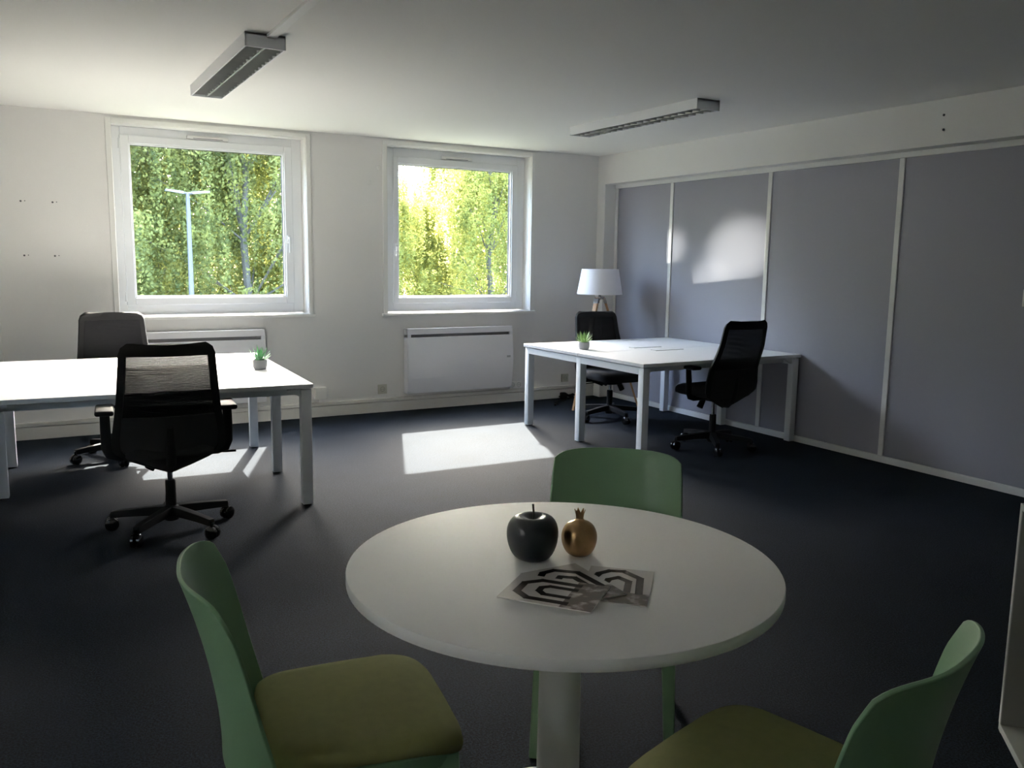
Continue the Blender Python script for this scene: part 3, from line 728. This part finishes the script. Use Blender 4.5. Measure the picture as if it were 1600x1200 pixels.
# ------------------------------------------------------------------ outside
GZ = -4.8
struct(MB().box(-60, 90, YO+.3, 110, GZ-.2, GZ).build('ground_outside', M_grass))
struct(MB().box(-15, -10, -8, 9, GZ, 7.5).build('bounce_facade', M_facade))  # unseen building wing, added to bounce neutral light into the left-wall window
# street lamp
t = empty('street_lamp', (4.17, 26, GZ), label='twin-headed grey street lamp outside the left window', cat='street lamp')
MB().lathe([(0, 0), (.11, 0), (.10, .3), (.055, 8.0), (0, 8.02)], n=14).build('pole', M_pole, t, smooth=40)
for s in (-1, 1):
    MB().tube([(0, 0, 7.98), (s*.15, 0, 8.0)], .035, 8).build('bracket', M_pole, t)
    MB().sweep([[(s*.12, -.09, 7.97), (s*.12, .09, 7.97), (s*.12, .09, 8.04), (s*.12, -.09, 8.04)], [(s*.58, -.12, 8.03), (s*.58, .12, 8.03), (s*.58, .1, 8.08), (s*.58, -.1, 8.08)]]).build('lamp_head', M_head, t)

def tree_mesh(kind, H_, Rr, nl, seed, lsz):
    g = np.random.default_rng(seed)
    # clusters hanging from branches
    nc = 130
    th = g.uniform(0, 2*PI, nc); zz = g.uniform(.12, 1.0, nc)
    prof = np.clip(np.sin(np.clip(zz, 0, 1)*PI*.80+.35), .12, 1) if kind != 'cone' else (1.05-zz)
    rr = Rr*prof*np.sqrt(g.uniform(.05, 1, nc))
    base = np.stack([rr*np.cos(th), rr*np.sin(th), zz*H_], 1)
    ci = g.integers(0, nc, nl)
    drop = g.gamma(1.5, .8, nl) if kind == 'weep' else g.normal(0, .35, nl)
    P = base[ci] + g.normal(0, 1, (nl, 3))*np.array([.34, .34, .25])
    # strands: quantise the horizontal offset so leaves align in hanging threads
    if kind == 'weep':
        sid = g.integers(0, 12, nl); soff = g.normal(0, .42, (nc, 12, 2)); P[:, :2] = base[ci, :2] + soff[ci, sid] + g.normal(0, .06, (nl, 2)); P[:, 2] = base[ci, 2] - drop
    P[:, 2] = np.maximum(P[:, 2], .4)
    n1 = g.normal(0, 1, (nl, 3)); n1 /= np.linalg.norm(n1, axis=1, keepdims=True)
    n2 = np.cross(n1, g.normal(0, 1, (nl, 3))); n2 /= np.linalg.norm(n2, axis=1, keepdims=True)
    s = lsz*g.uniform(.6, 1.25, (nl, 1))
    V = np.stack([P - n1*s*.5, P + n2*s*.32, P + n1*s*.5, P - n2*s*.32], 1).reshape(-1, 3)
    me = bpy.data.meshes.new('foliage'); me.vertices.add(4*nl); me.vertices.foreach_set('co', V.ravel())
    me.loops.add(4*nl); me.loops.foreach_set('vertex_index', np.arange(4*nl)); me.polygons.add(nl)
    me.polygons.foreach_set('loop_start', np.arange(0, 4*nl, 4)); me.polygons.foreach_set('loop_total', np.full(nl, 4)); me.update()
    return me, base
def trunk_mesh(H_, base, seed):
    R_ = random.Random(seed); m = MB()
    pts = [(R_.uniform(-.1, .1)*k, R_.uniform(-.1, .1)*k, H_*.95*k/7) for k in range(8)]
    m.tube(pts, [.17*(1-k/8)+.02 for k in range(8)], 8)
    for b in base[::5]:
        k = min(7, max(1, int(b[2]/H_*6))); p = pts[k]; mid = ((p[0]+b[0])/2, (p[1]+b[1])/2, (p[2]+b[2])/2+.25)
        m.tube([p, mid, (b[0], b[1], b[2]+.1)], [.045, .03, .012], 5)
    o = m.build('trunk', M_bark, None, smooth=40); me = o.data; bpy.data.objects.remove(o); return me
VAR = []
for kd, hh, rr_, nl, ls in (('weep', 17, 3.6, 100000, .125), ('weep', 15, 3.2, 90000, .125), ('cone', 12, 2.6, 22000, .16)):
    fm, bs = tree_mesh(kd, hh, rr_, nl, len(VAR)+3, ls); VAR.append((fm, trunk_mesh(hh, bs, len(VAR))))
TREES = [ # x, y, variant, scale, material, label
 (1.0, 31, 0, 1.0, M_birch1, 'drooping green birch behind the left edge of the left window'),
 (4.0, 33.5, 1, 1.05, M_birch1, 'green birch right behind the street lamp'),
 (6.9, 31, 0, .98, M_birch1, 'drooping birch filling the right half of the left window'),
 (9.6, 34, 1, 1.0, M_birch2, 'bright yellow-green birch at the right edge of the left window'),
 (5.3, 44, 2, 1.1, M_birch3, 'dark green conifer among the birches behind the street lamp'),
 (12.3, 32, 1, .66, M_birch2, 'low birch at the left edge of the right window'),
 (14.6, 34.5, 1, .60, M_birch2, 'low yellow birch in the middle of the right window'),
 (16.9, 31.5, 0, .92, M_birch2, 'tall drooping birch in the right half of the right window'),
 (20.2, 34, 1, 1.0, M_birch2, 'birch beyond the right edge of the right window'),
 (-2.4, 34, 1, 1.0, M_birch1, 'birch beyond the left edge of the left window'),
 (2.4, 44.5, 0, 1.05, M_birch1, 'second-row birch seen left of the street lamp'),
 (8.6, 44.5, 0, 1.0, M_birch1, 'second-row birch right of the street lamp'),
 (14.5, 46, 0, .58, M_birch2, 'second-row low birch in the right window, left half'),
 (-6.5, 32, 0, 1.0, M_birch1, 'unseen birch added as a light block off to the left, first beyond the picture'),  # left row: unseen, added to block low sky light from the side
 (-11, 35, 1, 1.1, M_birch1, 'unseen birch added as a light block off to the left, second beyond the picture'),
 (-15.5, 31, 0, 1.0, M_birch1, 'unseen birch added as a light block off to the left, third beyond the picture'),
 (-20.5, 34, 1, 1.15, M_birch1, 'unseen birch added as a light block off to the left, fourth beyond the picture'),
 (-26, 31, 0, 1.1, M_birch1, 'unseen birch added as a light block off to the left, fifth beyond the picture'),
 (-32, 33, 0, 1.2, M_birch1, 'unseen birch added as a light block off to the left, last beyond the picture'),
 (25, 33, 0, 1.0, M_birch2, 'unseen birch added as a light block off to the right, beyond the right window'),  # unseen too, added to block low sky light from the right
 (21, 44, 1, .95, M_birch2, 'second-row birch in the right window, right half'),
]
TM = {}
for i, (x, y, v, sc, ml, lab) in enumerate(TREES):
    t = empty('birch_tree' if v != 2 else 'conifer_tree', (x, y, GZ), i*1.37, label=lab, cat='tree', group='trees outside the windows')
    t.scale = (sc, sc, sc)
    key = (v, ml.name)
    if key not in TM:
        fm = VAR[v][0].copy(); fm.materials.clear(); fm.materials.append(ml); TM[key] = fm
    o = bpy.data.objects.new('foliage', TM[key]); COL.objects.link(o); o.parent = t; o['kind'] = 'stuff'
    o = bpy.data.objects.new('trunk', VAR[v][1]); COL.objects.link(o); o.parent = t
